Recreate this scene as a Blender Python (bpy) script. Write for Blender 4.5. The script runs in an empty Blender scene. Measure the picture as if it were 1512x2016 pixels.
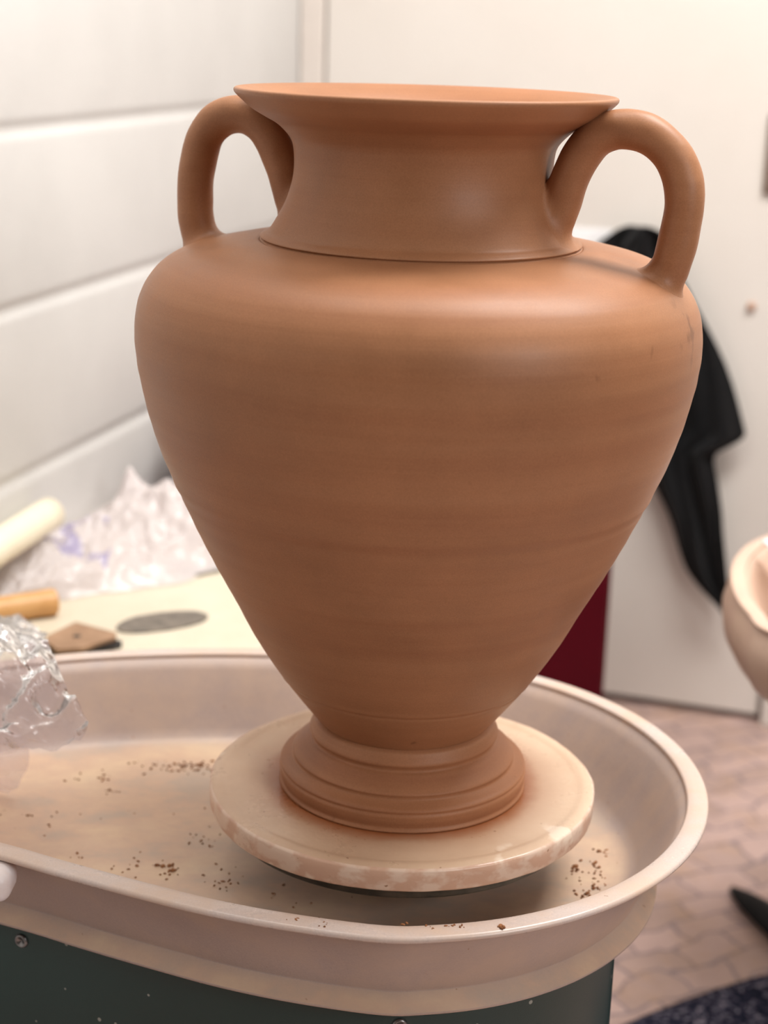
import bpy, bmesh, math, random
from mathutils import Vector, noise, Matrix
R = math.radians
Z0 = 0.56                      # height of the bat's top above the studio floor
col = bpy.context.scene.collection
SC = bpy.context.scene

# ------------------------------------------------------------------ helpers
def link(o, parent=None):
    col.objects.link(o)
    if parent: o.parent = parent
    return o
def tag(o, label=None, cat=None, group=None, kind=None):
    if label: o['label'] = label
    if cat: o['category'] = cat
    if group: o['group'] = group
    if kind: o['kind'] = kind
    return o
def empty(name, loc):
    o = bpy.data.objects.new(name, None); o.empty_display_size = .05; o.location = loc
    return link(o)
def mobj(name, verts, faces, mat, parent=None, smooth=True, origin=(0, 0, 0)):
    """verts are given in world coordinates; origin is where the object's own origin sits"""
    if parent: origin = tuple(parent.location)
    o3 = Vector(origin)
    me = bpy.data.meshes.new(name)
    me.from_pydata([Vector(v) - o3 for v in verts], [], faces); me.update()
    bm = bmesh.new(); bm.from_mesh(me); bmesh.ops.remove_doubles(bm, verts=bm.verts, dist=1e-6)
    bmesh.ops.recalc_face_normals(bm, faces=bm.faces); bm.to_mesh(me); bm.free()
    if smooth: me.shade_smooth()
    me.materials.append(mat)
    o = bpy.data.objects.new(name, me)
    if parent is None: o.location = o3
    return link(o, parent)
def catmull(pts, n):
    out = []; K = len(pts)
    for i in range(K - 1):
        p1, p2 = Vector(pts[i]), Vector(pts[i + 1])
        p0 = Vector(pts[i - 1]) if i > 0 else 2 * p1 - p2
        p3 = Vector(pts[i + 2]) if i + 2 < K else 2 * p2 - p1
        for k in range(n):
            u = k / n
            out.append(.5 * (2 * p1 + (p2 - p0) * u + (2 * p0 - 5 * p1 + 4 * p2 - p3) * u * u + (-p0 + 3 * p1 - 3 * p2 + p3) * u ** 3))
    out.append(Vector(pts[-1])); return out
def loopspline(pts, n):
    K = len(pts); out = []
    for i in range(K):
        p0, p1, p2, p3 = [Vector(pts[(i + j) % K]) for j in (-1, 0, 1, 2)]
        for k in range(n):
            u = k / n
            out.append(.5 * (2 * p1 + (p2 - p0) * u + (2 * p0 - 5 * p1 + 4 * p2 - p3) * u * u + (-p0 + 3 * p1 - 3 * p2 + p3) * u ** 3))
    return out
def lathe(prof, seg=192, centre=(0, 0), wob=0.0, cap0=False, cap1=False):
    V, F = [], []
    n = len(prof)
    for i, (r, z) in enumerate(prof):
        for k in range(seg):
            a = 2 * math.pi * k / seg
            rr = r * (1 + wob * math.sin(2 * a + .7 + z * 9))
            V.append((centre[0] + rr * math.cos(a), centre[1] + rr * math.sin(a), z))
    for i in range(n - 1):
        for k in range(seg):
            a, b = i * seg + k, i * seg + (k + 1) % seg
            F.append((a, b, b + seg, a + seg))
    if cap0: F.append(tuple(range(seg))[::-1])
    if cap1: F.append(tuple((n - 1) * seg + k for k in range(seg)))
    return V, F
def box(x0, x1, y0, y1, z0, z1):
    V = [(x, y, z) for x in (x0, x1) for y in (y0, y1) for z in (z0, z1)]
    F = [(0, 1, 3, 2), (4, 6, 7, 5), (0, 4, 5, 1), (2, 3, 7, 6), (0, 2, 6, 4), (1, 5, 7, 3)]
    return V, F
def bevel(o, w, seg=3, ang=35):
    m = o.modifiers.new('bevel', 'BEVEL'); m.width = w; m.segments = seg; m.limit_method = 'ANGLE'; m.angle_limit = R(ang)
    return o
def prism(poly, z0, z1):
    n = len(poly)
    V = [(p[0], p[1], z0) for p in poly] + [(p[0], p[1], z1) for p in poly]
    F = [tuple(range(n))[::-1], tuple(range(n, 2 * n))] + [(i, (i + 1) % n, n + (i + 1) % n, n + i) for i in range(n)]
    return V, F
def tube(path, rad, seg=20, ecc=1.0, side=None, caps=True):
    """path: list of Vector; rad: list of radii; ecc widens the tube along `side`"""
    V, F = [], []; n = len(path)
    up = Vector(side) if side else None
    for i, p in enumerate(path):
        t = (path[min(i + 1, n - 1)] - path[max(i - 1, 0)]).normalized()
        s = (up if up else Vector((0, 0, 1)) if abs(t.z) < .9 else Vector((1, 0, 0)))
        s = (s - t * s.dot(t)).normalized(); u = t.cross(s)
        for k in range(seg):
            a = 2 * math.pi * k / seg
            V.append(p + s * (math.cos(a) * rad[i] * ecc) + u * (math.sin(a) * rad[i]))
    for i in range(n - 1):
        for k in range(seg):
            a, b = i * seg + k, i * seg + (k + 1) % seg
            F.append((a, b, b + seg, a + seg))
    if caps: F += [tuple(range(seg))[::-1], tuple((n - 1) * seg + k for k in range(seg))]
    return V, F

# ------------------------------------------------------------------ materials
def srgb(r, g, b):
    f = lambda c: (c / 255 / 12.92) if c / 255 <= .04045 else ((c / 255 + .055) / 1.055) ** 2.4
    return (f(r), f(g), f(b), 1)
class NT:
    def __init__(s, name, rough=.5, spec=.5, base=(.5, .5, .5, 1)):
        s.m = bpy.data.materials.new(name); s.m.use_nodes = True
        s.t = s.m.node_tree; s.b = s.t.nodes['Principled BSDF']
        s.b.inputs['Roughness'].default_value = rough
        s.b.inputs['Specular IOR Level'].default_value = spec
        s.b.inputs['Base Color'].default_value = base
    def n(s, typ, **kw):
        nd = s.t.nodes.new(typ)
        for k, v in kw.items():
            if k in nd.inputs: nd.inputs[k].default_value = v
            else: setattr(nd, k, v)
        return nd
    def l(s, a, b): s.t.links.new(a, b)
    def coords(s, scale=(1, 1, 1), loc=(0, 0, 0), rot=(0, 0, 0)):
        tc = s.n('ShaderNodeTexCoord'); mp = s.n('ShaderNodeMapping')
        mp.inputs['Scale'].default_value = scale; mp.inputs['Location'].default_value = loc; mp.inputs['Rotation'].default_value = rot
        s.l(tc.outputs['Object'], mp.inputs['Vector']); return mp.outputs['Vector']
    def noise(s, vec, scale, detail=4, rough=.5, dist=0):
        nd = s.n('ShaderNodeTexNoise', Scale=scale, Detail=detail, Roughness=rough, Distortion=dist)
        s.l(vec, nd.inputs['Vector']); return nd.outputs['Fac']
    def ramp(s, fac, stops, interp='LINEAR'):
        nd = s.n('ShaderNodeValToRGB'); cr = nd.color_ramp; cr.interpolation = interp
        while len(cr.elements) < len(stops): cr.elements.new(.5)
        for e, (p, c) in zip(cr.elements, stops):
            e.position = p; e.color = c if len(c) == 4 else (*c, 1)
        s.l(fac, nd.inputs['Fac']); return nd.outputs['Color']
    def mix(s, fac, a, b, blend='MIX'):
        nd = s.n('ShaderNodeMix', data_type='RGBA', blend_type=blend)
        for sock, v in ((nd.inputs['Factor'], fac), (nd.inputs['A'], a), (nd.inputs['B'], b)): pass
        fi, ai, bi = nd.inputs[0], nd.inputs[6], nd.inputs[7]
        for sock, v in ((fi, fac), (ai, a), (bi, b)):
            if hasattr(v, 'is_linked') or hasattr(v, 'links'): s.l(v, sock)
            else: sock.default_value = v
        return nd.outputs[2]
    def math(s, op, a, b=0.0, clamp=False):
        nd = s.n('ShaderNodeMath', operation=op, use_clamp=clamp)
        for i, v in enumerate((a, b)):
            if hasattr(v, 'links'): s.l(v, nd.inputs[i])
            else: nd.inputs[i].default_value = v
        return nd.outputs[0]
    def bump(s, h, strength=.3, dist=.001):
        nd = s.n('ShaderNodeBump', Strength=strength, Distance=dist)
        s.l(h, nd.inputs['Height']); s.l(nd.outputs['Normal'], s.b.inputs['Normal'])
    def color(s, c): s.l(c, s.b.inputs['Base Color'])
BW = lambda v: (v, v, v, 1)

def clay_mat(name, base, dark, light, rough=.46, spots=True):
    k = NT(name, rough, .3)
    v = k.coords()
    bands = k.noise(k.coords((1.2, 1.2, 42)), 1.0, 5, .6, .1)        # turning rings
    fine = k.noise(k.coords((3, 3, 260)), 1.0, 3, .6)
    mott = k.noise(v, 14, 5, .6)
    c = k.ramp(bands, [(.3, dark), (.5, base), (.72, light)])
    m2 = k.ramp(mott, [(.3, BW(.90)), (.7, BW(1.08))])
    c = k.mix(1.0, c, m2, 'MULTIPLY')
    grain = k.noise(v, 900, 2, .7)
    g = k.ramp(grain, [(.3, BW(.88)), (.7, BW(1.1))])
    c = k.mix(.8, c, g, 'MULTIPLY')
    if spots:
        sp = k.noise(k.coords((60, 60, 34), (3.1, 1.7, .4)), 1.0, 1, .5)
        mask = k.ramp(sp, [(.78, BW(0)), (.82, BW(.55))])
        c = k.mix(mask, c, srgb(96, 60, 38))
        dv = k.n('ShaderNodeVectorMath', operation='DISTANCE'); k.l(v, dv.inputs[0]); dv.inputs[1].default_value = (.185, -.085, .378)
        near = k.ramp(dv.outputs['Value'], [(.012, BW(1)), (.032, BW(0))])
        sc = k.ramp(k.noise(k.coords((90, 90, 38), (1, 5, 2)), 1.0, 3, .6), [(.56, BW(0)), (.64, BW(.55))])
        c = k.mix(k.math('MULTIPLY', near, sc), c, srgb(98, 62, 40))
    k.color(c)
    rr = k.ramp(mott, [(.3, BW(rough - .05)), (.7, BW(rough + .08))]); k.l(rr, k.b.inputs['Roughness'])
    h = k.math('ADD', k.math('MULTIPLY', bands, 1.0), k.math('MULTIPLY', fine, .35))
    h = k.math('ADD', h, k.math('MULTIPLY', grain, .12))
    k.bump(h, .22, .0012)
    return k.m

M = {}
M['clay'] = clay_mat('terracotta_clay', srgb(160, 111, 78), srgb(153, 103, 72), srgb(165, 117, 84))
M['clay_smooth'] = clay_mat('terracotta_clay_handle', srgb(162, 113, 80), srgb(156, 107, 75), srgb(167, 119, 85), .46, False)
M['clay_foot'] = clay_mat('terracotta_clay_foot', srgb(162, 111, 78), srgb(147, 96, 66), srgb(178, 130, 97), .5)

# plaster bat with slip and a ring of red clay around the foot
k = NT('plaster_bat', .3, .5); v = k.coords()
sep = k.n('ShaderNodeSeparateXYZ'); k.l(v, sep.inputs[0])
r2 = k.math('SQRT', k.math('ADD', k.math('MULTIPLY', sep.outputs[0], sep.outputs[0]), k.math('MULTIPLY', sep.outputs[1], sep.outputs[1])))
nz = k.noise(v, 30, 6, .65)
rr = k.math('ADD', r2, k.math('MULTIPLY', k.math('SUBTRACT', nz, .5), .014))
basec = k.ramp(k.noise(v, 9, 5, .6), [(.3, srgb(206, 174, 146)), (.55, srgb(218, 188, 160)), (.8, srgb(226, 200, 172))])
stain = k.ramp(rr, [(.0, BW(1)), (.098, BW(1)), (.104, BW(.8)), (.113, BW(.3)), (.130, BW(0))])
c = k.mix(stain, basec, srgb(158, 96, 58))
edge = k.math('GREATER_THAN', r2, .1505)
patch = k.ramp(k.noise(k.coords((1, 1, 1.6), (.4, .2, 0)), 46, 3, .55), [(.44, BW(0)), (.56, BW(1))])
sidec = k.mix(patch, srgb(212, 174, 150), srgb(228, 202, 182))
c = k.mix(edge, c, sidec)
pit = k.ramp(k.noise(k.coords((1, 1, 1), (5, 2, 1)), 120, 2, .5), [(.72, BW(0)), (.76, BW(.8))])
c = k.mix(pit, c, srgb(140, 92, 60))
wpatch = k.ramp(k.noise(k.coords((1, 1, 1), (1.3, 7, 1)), 26, 3, .6), [(.62, BW(0)), (.68, BW(.8))])
ringm = k.ramp(r2, [(.128, BW(0)), (.138, BW(1))])
c = k.mix(k.math('MULTIPLY', wpatch, ringm), c, srgb(244, 226, 206))
k.color(c)
k.l(k.ramp(nz, [(.3, BW(.22)), (.7, BW(.42))]), k.b.inputs['Roughness'])
k.bump(k.noise(v, 70, 4, .6), .35, .0012); M['bat'] = k.m

# splash pan plastic under dried slip
def pan_mat(name, a, b, film, rough=.36):
    k = NT(name, rough, .5); v = k.coords()
    base = k.ramp(k.noise(v, 5, 5, .6), [(.35, a), (.65, b)])
    grain = k.ramp(k.noise(v, 700, 2, .6), [(.3, BW(.93)), (.7, BW(1.05))])
    c = k.mix(1.0, base, grain, 'MULTIPLY')
    fm = k.ramp(k.noise(k.coords((1, 1.6, 1), (2, .3, 0)), 11, 7, .68), [(.40, BW(0)), (.64, BW(.6))])
    c = k.mix(fm, c, film)
    sp3 = k.n('ShaderNodeSeparateXYZ'); k.l(v, sp3.inputs[0])
    low = k.ramp(k.math('ADD', sp3.outputs[2], k.math('MULTIPLY', k.noise(v, 16, 5, .6), .010)), [(.0125, BW(.85)), (.020, BW(0))])
    geo = k.n('ShaderNodeNewGeometry'); sn = k.n('ShaderNodeSeparateXYZ'); k.l(geo.outputs['True Normal'], sn.inputs[0])
    low = k.math('MULTIPLY', low, k.ramp(sn.outputs[2], [(.45, BW(0)), (.8, BW(1))]))
    slip = k.ramp(k.noise(k.coords((1, 1.5, 1), (3, 1, 0)), 13, 6, .66), [(.36, srgb(186, 166, 148)), (.5, srgb(206, 174, 148)), (.66, srgb(218, 190, 158))])
    if name == 'splash_pan_plastic': c = k.mix(low, c, slip)
    sp = k.ramp(k.noise(v, 150, 2, .5), [(.74, BW(0)), (.78, BW(.7))])
    c = k.mix(sp, c, srgb(150, 112, 84))
    k.color(c); k.l(k.ramp(fm, [(0, BW(rough)), (1, BW(rough + .15))]), k.b.inputs['Roughness'])
    k.bump(k.noise(v, 60, 5, .6), .12, .001); return k.m
M['pan'] = pan_mat('splash_pan_plastic', srgb(176, 158, 151), srgb(168, 149, 141), srgb(194, 168, 148))
M['pan_far'] = pan_mat('splash_pan_plastic_pale', srgb(206, 178, 160), srgb(198, 168, 150), srgb(212, 184, 162))
M['pan_rim'] = pan_mat('splash_pan_rim_plastic', srgb(206, 190, 182), srgb(198, 182, 174), srgb(208, 176, 150), .26)

k = NT('dark_green_enamel', .28, .5); v = k.coords()
c = k.ramp(k.noise(v, 6, 3, .5), [(.3, srgb(23, 49, 47)), (.7, srgb(28, 57, 54))])
vo = k.n('ShaderNodeTexVoronoi', Scale=75.0); k.l(v, vo.inputs['Vector'])
rnd = k.n('ShaderNodeSeparateColor'); k.l(vo.outputs['Color'], rnd.inputs[0])
dot = k.math('MULTIPLY', k.math('LESS_THAN', vo.outputs['Distance'], .12), k.math('GREATER_THAN', rnd.outputs[0], .78))
c = k.mix(k.math('MULTIPLY', dot, .55), c, srgb(190, 190, 180))
k.color(c); k.bump(k.noise(v, 900, 2, .5), .15, .0006); M['green'] = k.m

def plain(name, c1, c2, scale=12, rough=.5, spec=.5, metal=0, bump=0, bscale=60, bdist=.001):
    k = NT(name, rough, spec); v = k.coords()
    k.color(k.ramp(k.noise(v, scale, 4, .6), [(.35, c1), (.65, c2)])); k.b.inputs['Metallic'].default_value = metal
    if bump: k.bump(k.noise(v, bscale, 4, .6), bump, bdist)
    return k.m
M['head'] = plain('wheel_head_metal', srgb(58, 58, 54), srgb(92, 88, 80), 40, .42, .5, .6, .2)
M['shaft'] = plain('shaft_slip', srgb(150, 118, 104), srgb(128, 98, 84), 40, .5)
M['steel'] = plain('screw_steel', srgb(150, 150, 150), srgb(120, 120, 120), 90, .3, .5, .9)
M['white_plastic'] = plain('white_plastic', srgb(236, 230, 232), srgb(220, 200, 188), 28, .4)
M['door'] = plain('cream_door_paint', srgb(226, 220, 213), srgb(221, 214, 206), 2.5, .45, .4, 0, .08, 200, .0006)
M['wallb'] = plain('cream_wall_paint', srgb(226, 220, 213), srgb(221, 214, 206), 3, .6, .3, 0, .12, 150)
M['trim'] = plain('cream_trim_paint', srgb(226, 219, 211), srgb(221, 212, 204), 4, .45, .4)
M['wall'] = plain('white_block_paint', srgb(213, 211, 208), srgb(206, 204, 201), 4, .5, .35, 0, .25, 90, .0012)
M['ceiling'] = plain('ceiling_paint', srgb(232, 226, 216), srgb(226, 220, 210), 4, .8, .2)
M['table'] = plain('cream_laminate', srgb(214, 204, 184), srgb(208, 197, 176), 16, .5, .4, 0, .08, 300, .0005)
M['metal_leg'] = plain('painted_leg', srgb(120, 112, 104), srgb(110, 102, 94), 10, .5)
M['maroon'] = plain('maroon_enamel', srgb(96, 6, 26), srgb(88, 5, 22), 5, .5, .2)
M['maroon_dark'] = plain('maroon_handle', srgb(60, 20, 24), srgb(50, 16, 20), 5, .4)
M['wood'] = plain('pale_wood', srgb(226, 180, 124), srgb(212, 160, 102), 20, .45)
M['wood_old'] = plain('weathered_wood', srgb(170, 138, 112), srgb(150, 120, 96), 40, .7, .2, 0, .2)
M['rib'] = plain('dull_steel', srgb(146, 136, 124), srgb(112, 106, 98), 60, .45, .5, .5, .1)
M['black'] = plain('black_plastic', srgb(24, 22, 22), srgb(34, 30, 28), 30, .5)
M['brown'] = plain('dry_brown_clay', srgb(160, 108, 60), srgb(128, 80, 44), 80, .8, .2, 0, .3, 200)
M['crumb'] = plain('clay_crumbs', srgb(168, 116, 78), srgb(122, 78, 50), 90, .8, .2, 0, .2, 300)
M['tube'] = plain('cream_tube', srgb(242, 234, 212), srgb(236, 226, 202), 20, .5)
M['paper'] = plain('white_paper', srgb(252, 252, 252), srgb(248, 248, 250), 20, .7)
M['dark_metal'] = plain('dark_handle_metal', srgb(150, 132, 120), srgb(138, 120, 108), 20, .4, .5, .5)
M['tan'] = plain('tan_rubber', srgb(190, 150, 128), srgb(176, 138, 116), 30, .6)
k = NT('black_cotton', .85, .15); v = k.coords()
c = k.ramp(k.noise(v, 7, 4, .6), [(.35, srgb(10, 11, 13)), (.6, srgb(20, 19, 20)), (.8, srgb(38, 32, 28))])
k.color(c); k.b.inputs['Sheen Weight'].default_value = .08; k.bump(k.noise(v, 220, 4, .6), .3, .001); M['cloth'] = k.m
k = NT('navy_speckled_pile', .9, .1); v = k.coords()
c = k.ramp(k.noise(v, 130, 3, .6), [(.42, srgb(26, 28, 44)), (.55, srgb(50, 50, 68)), (.64, srgb(140, 134, 146))])
k.color(c); k.bump(k.noise(v, 130, 4, .6), .8, .006); M['mat'] = k.m

# floor: small irregular brown stone tiles
k = NT('brown_stone_tiles', .5, .35); v = k.coords((1, 1, 1), (0, 0, 0), (0, 0, R(-28)))
dn = k.n('ShaderNodeTexNoise', Scale=9.0, Detail=3.0); k.l(v, dn.inputs['Vector'])
dsub = k.n('ShaderNodeVectorMath', operation='SUBTRACT'); k.l(dn.outputs['Color'], dsub.inputs[0]); dsub.inputs[1].default_value = (.5, .5, .5)
dsc = k.n('ShaderNodeVectorMath', operation='SCALE'); k.l(dsub.outputs[0], dsc.inputs[0]); dsc.inputs['Scale'].default_value = .085
dad = k.n('ShaderNodeVectorMath', operation='ADD'); k.l(v, dad.inputs[0]); k.l(dsc.outputs[0], dad.inputs[1])
br = k.n('ShaderNodeTexBrick', offset=.5); k.l(dad.outputs[0], br.inputs['Vector'])
for nme, val in (('Scale', 1.0), ('Mortar Size', .0042), ('Mortar Smooth', .8), ('Brick Width', .085), ('Row Height', .05)): br.inputs[nme].default_value = val
br.inputs['Color1'].default_value = srgb(192, 164, 156); br.inputs['Color2'].default_value = srgb(172, 146, 136); br.inputs['Mortar'].default_value = srgb(142, 124, 124)
var = k.ramp(k.noise(v, 6, 4, .7), [(.3, BW(.86)), (.7, BW(1.15))])
c = k.mix(1.0, br.outputs['Color'], var, 'MULTIPLY')
tint = k.ramp(k.noise(k.coords((1, 1, 1), (4, 2, 0)), 14, 3, .6), [(.5, BW(0)), (.75, BW(.5))])
c = k.mix(tint, c, srgb(176, 140, 104))
k.color(c); k.bump(br.outputs['Fac'], .4, -.002); M['floor'] = k.m

# thin clear plastic film and cloudy plastic
def film_mat(name, veil, vc, gl, marks=None):
    m = bpy.data.materials.new(name); m.use_nodes = True; t = m.node_tree; t.nodes.clear()
    out = t.nodes.new('ShaderNodeOutputMaterial'); tr = t.nodes.new('ShaderNodeBsdfTransparent'); tr.inputs[0].default_value = (.97, .96, .97, 1)
    df = t.nodes.new('ShaderNodeBsdfDiffuse'); df.inputs[0].default_value = vc
    tl = t.nodes.new('ShaderNodeBsdfTranslucent'); tl.inputs[0].default_value = vc
    g = t.nodes.new('ShaderNodeBsdfGlossy'); g.inputs['Roughness'].default_value = .22
    tc = t.nodes.new('ShaderNodeTexCoord')
    ns = t.nodes.new('ShaderNodeTexNoise'); ns.inputs['Scale'].default_value = 70; ns.inputs['Detail'].default_value = 4; ns.inputs['Distortion'].default_value = 1.2
    t.links.new(tc.outputs['Object'], ns.inputs['Vector'])
    bp = t.nodes.new('ShaderNodeBump'); bp.inputs['Strength'].default_value = .6; bp.inputs['Distance'].default_value = .0025
    t.links.new(ns.outputs['Fac'], bp.inputs['Height'])
    for nd in (df, g, tl): t.links.new(bp.outputs[0], nd.inputs['Normal'])
    if marks:
        mk = t.nodes.new('ShaderNodeTexNoise'); mk.inputs['Scale'].default_value = 34; mk.inputs['Detail'].default_value = 2
        mp = t.nodes.new('ShaderNodeMapping'); mp.inputs['Scale'].default_value = (1, .55, 1); mp.inputs['Rotation'].default_value = (0, 0, .3)
        t.links.new(tc.outputs['Object'], mp.inputs[0]); t.links.new(mp.outputs[0], mk.inputs['Vector'])
        rp = t.nodes.new('ShaderNodeValToRGB'); rp.color_ramp.elements[0].position = .52; rp.color_ramp.elements[1].position = .6
        t.links.new(mk.outputs['Fac'], rp.inputs[0])
        sx = t.nodes.new('ShaderNodeSeparateXYZ'); t.links.new(tc.outputs['Object'], sx.inputs[0])
        def band(sock, c0, hw):
            a = t.nodes.new('ShaderNodeMath'); a.operation = 'SUBTRACT'; t.links.new(sock, a.inputs[0]); a.inputs[1].default_value = c0
            b = t.nodes.new('ShaderNodeMath'); b.operation = 'ABSOLUTE'; t.links.new(a.outputs[0], b.inputs[0])
            d = t.nodes.new('ShaderNodeMath'); d.operation = 'LESS_THAN'; t.links.new(b.outputs[0], d.inputs[0]); d.inputs[1].default_value = hw
            return d.outputs[0]
        bx, by = band(sx.outputs[0], marks[0], marks[1]), band(sx.outputs[1], marks[2], marks[3])
        m1 = t.nodes.new('ShaderNodeMath'); m1.operation = 'MULTIPLY'; t.links.new(bx, m1.inputs[0]); t.links.new(by, m1.inputs[1])
        m2 = t.nodes.new('ShaderNodeMath'); m2.operation = 'MULTIPLY'; t.links.new(m1.outputs[0], m2.inputs[0]); t.links.new(rp.outputs[0], m2.inputs[1])
        mc = t.nodes.new('ShaderNodeMix'); mc.data_type = 'RGBA'; t.links.new(m2.outputs[0], mc.inputs[0])
        mc.inputs[6].default_value = vc; mc.inputs[7].default_value = srgb(196, 188, 226)
        t.links.new(mc.outputs[2], df.inputs[0]); t.links.new(mc.outputs[2], tl.inputs[0])
    dm = t.nodes.new('ShaderNodeMixShader'); dm.inputs[0].default_value = .45; t.links.new(df.outputs[0], dm.inputs[1]); t.links.new(tl.outputs[0], dm.inputs[2])
    a = t.nodes.new('ShaderNodeMixShader'); a.inputs[0].default_value = veil; t.links.new(tr.outputs[0], a.inputs[1]); t.links.new(dm.outputs[0], a.inputs[2])
    fr = t.nodes.new('ShaderNodeFresnel'); fr.inputs['IOR'].default_value = 1.5; t.links.new(bp.outputs[0], fr.inputs['Normal'])
    mu = t.nodes.new('ShaderNodeMath'); mu.operation = 'MULTIPLY_ADD'; mu.inputs[1].default_value = gl; mu.inputs[2].default_value = .03; mu.use_clamp = True
    t.links.new(fr.outputs[0], mu.inputs[0])
    b = t.nodes.new('ShaderNodeMixShader'); t.links.new(mu.outputs[0], b.inputs[0]); t.links.new(a.outputs[0], b.inputs[1]); t.links.new(g.outputs[0], b.inputs[2])
    t.links.new(b.outputs[0], out.inputs[0]); return m
M['film'] = film_mat('clear_plastic_film', .34, srgb(232, 220, 224), .8)
M['cloudy'] = film_mat('cloudy_plastic_film', .90, srgb(246, 238, 238), .3, (-.02, .055, -.055, .05))

def Z(L): return [(a, b + Z0) for a, b in L]
# ------------------------------------------------------------------ room
n_left = Vector((math.cos(.25193), -math.sin(.25193), 0)); d_left = Vector((math.sin(.25193), math.cos(.25193), 0))
corner = Vector((-.215, 1.683, 0))
d_back = Vector((.96052, -.27820, 0)); n_back = Vector((-.27820, -.96052, 0))
def wall_verts(V, o, dirv, nrm):
    return [o + dirv * s + nrm * t + Vector((0, 0, z)) for s, t, z in V]
CEIL = 2.7
# left block wall: courses with rounded, painted joints
V, F = [], []
prof = []; top_joint = .4464 + Z0
zj = [top_joint + k * .2032 for k in range(-5, 12)]
zj = [z for z in zj if 0.02 < z < CEIL - .02]
prof.append((0, 0.0))
for z in zj:
    for dz, dep in ((-.016, 0), (-.010, -.0008), (-.0065, -.0024), (-.003, -.0040), (.003, -.0040), (.0065, -.0024), (.010, -.0008), (.016, 0)):
        prof.append((dep, z + dz))
prof.append((0, CEIL))
cols = [-3.6 + i * .12 for i in range(31)]
cols = [c for c in cols if c < 0] + [0.0]
for s in cols:
    for dep, z in prof:
        V.append(corner + d_left * s + n_left * dep + Vector((0, 0, z)))
np_ = len(prof)
for i in range(len(cols) - 1):
    for j in range(np_ - 1):
        a = i * np_ + j; F.append((a, a + np_, a + np_ + 1, a + 1))
b0 = len(V)
for s in (cols[0], 0.0):
    for z in (0, CEIL): V.append(corner + d_left * s - n_left * .12 + Vector((0, 0, z)))
F.append((b0, b0 + 1, b0 + 3, b0 + 2))
F.append((0, np_ - 1, b0 + 1, b0)); F.append(((len(cols) - 1) * np_, b0 + 2, b0 + 3, len(V) - 5 if False else (len(cols) - 1) * np_ + np_ - 1))
w = mobj('wall_left', V, F, M['wall']); tag(w, kind='structure')
# back wall around the door
def backbox(name, s0, s1, t0, t1, z0, z1, mat, parent=None, bev=0):
    V, F = box(s0, s1, t0, t1, z0, z1)
    o = mobj(name, wall_verts(V, corner, d_back, n_back), F, mat, parent, smooth=False)
    if bev: bevel(o, bev)
    return o
V, F = [], []
for bx in ((-.12, .0, -.12, 0, 0, CEIL), (.0, .872, -.12, -.0, 2.08, CEIL), (.872, 3.4, -.12, 0, 0, CEIL)):
    v_, f_ = box(*bx); off = len(V); V += v_; F += [tuple(i + off for i in f) for f in f_]
w = mobj('wall_back', wall_verts(V, corner, d_back, n_back), F, M['wallb'], smooth=False); tag(w, kind='structure')
tag(backbox('trim_1', .001, .043, -.10, .004, 0, 2.08, M['trim'], bev=.004), kind='structure')
tag(backbox('trim_2', .860, .905, -.10, .012, 0, 2.08, M['trim'], bev=.004), kind='structure')
tag(backbox('trim_3', .043, .860, -.10, .004, 2.035, 2.08, M['trim'], bev=.004), kind='structure')
door = empty('door_1', corner + d_back * .45); tag(door, kind='structure')
backbox('door_panel', .0475, .853, -.046, -.003, .014, 2.031, M['door'], door, .0015)
hx = corner + d_back * .806 + Vector((0, 0, .955))
V, F = box(-.024, .024, -.004, .005, -.062, .062)
hd = mobj('door_handle', [hx + d_back * a + n_back * b + Vector((0, 0, c)) for a, b, c in V], F, M['dark_metal'], door); bevel(hd, .004, 3)
V, F = tube([hx + n_back * t for t in (.004, .03, .045)], [.011, .010, .011], 16)
mobj('lever_neck', V, F, M['dark_metal'], hd)
path = catmull([hx + n_back * .045, hx + n_back * .05 + d_back * .02, hx + n_back * .05 + d_back * .10 + Vector((0, 0, -.004))], 8)
V, F = tube(path, [.0105] * len(path), 16); mobj('lever', V, F, M['dark_metal'], hd)
hd.matrix_parent_inverse = Matrix()
pg = corner + d_back * .781 + n_back * .001 + Vector((0, 0, .154 + Z0))
V, F = tube([pg - n_back * .006, pg + n_back * .002, pg + n_back * .004], [.007, .007, .004], 20)
o = mobj('door_plug', V, F, M['tan'], door)
V, F = box(-3, 4, -3.6, 2.4, -.04, 0); w = mobj('floor', V, F, M['floor'], smooth=False); tag(w, kind='structure')
V, F = box(-3, 4, -3.6, 2.4, CEIL, CEIL + .05); w = mobj('ceiling', V, F, M['ceiling'], smooth=False); tag(w, kind='structure')

M['far_paint'] = plain('far_wall_paint', srgb(128, 122, 114), srgb(118, 112, 104), 3, .7, .2)
V, F = box(4, 4.1, -3.6, 2.4, 0, CEIL); w = mobj('wall_right', V, F, M['far_paint'], smooth=False); tag(w, kind='structure')
V, F = box(-3, 4, -3.7, -3.6, 0, CEIL); w = mobj('wall_front', V, F, M['far_paint'], smooth=False); tag(w, kind='structure')

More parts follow.
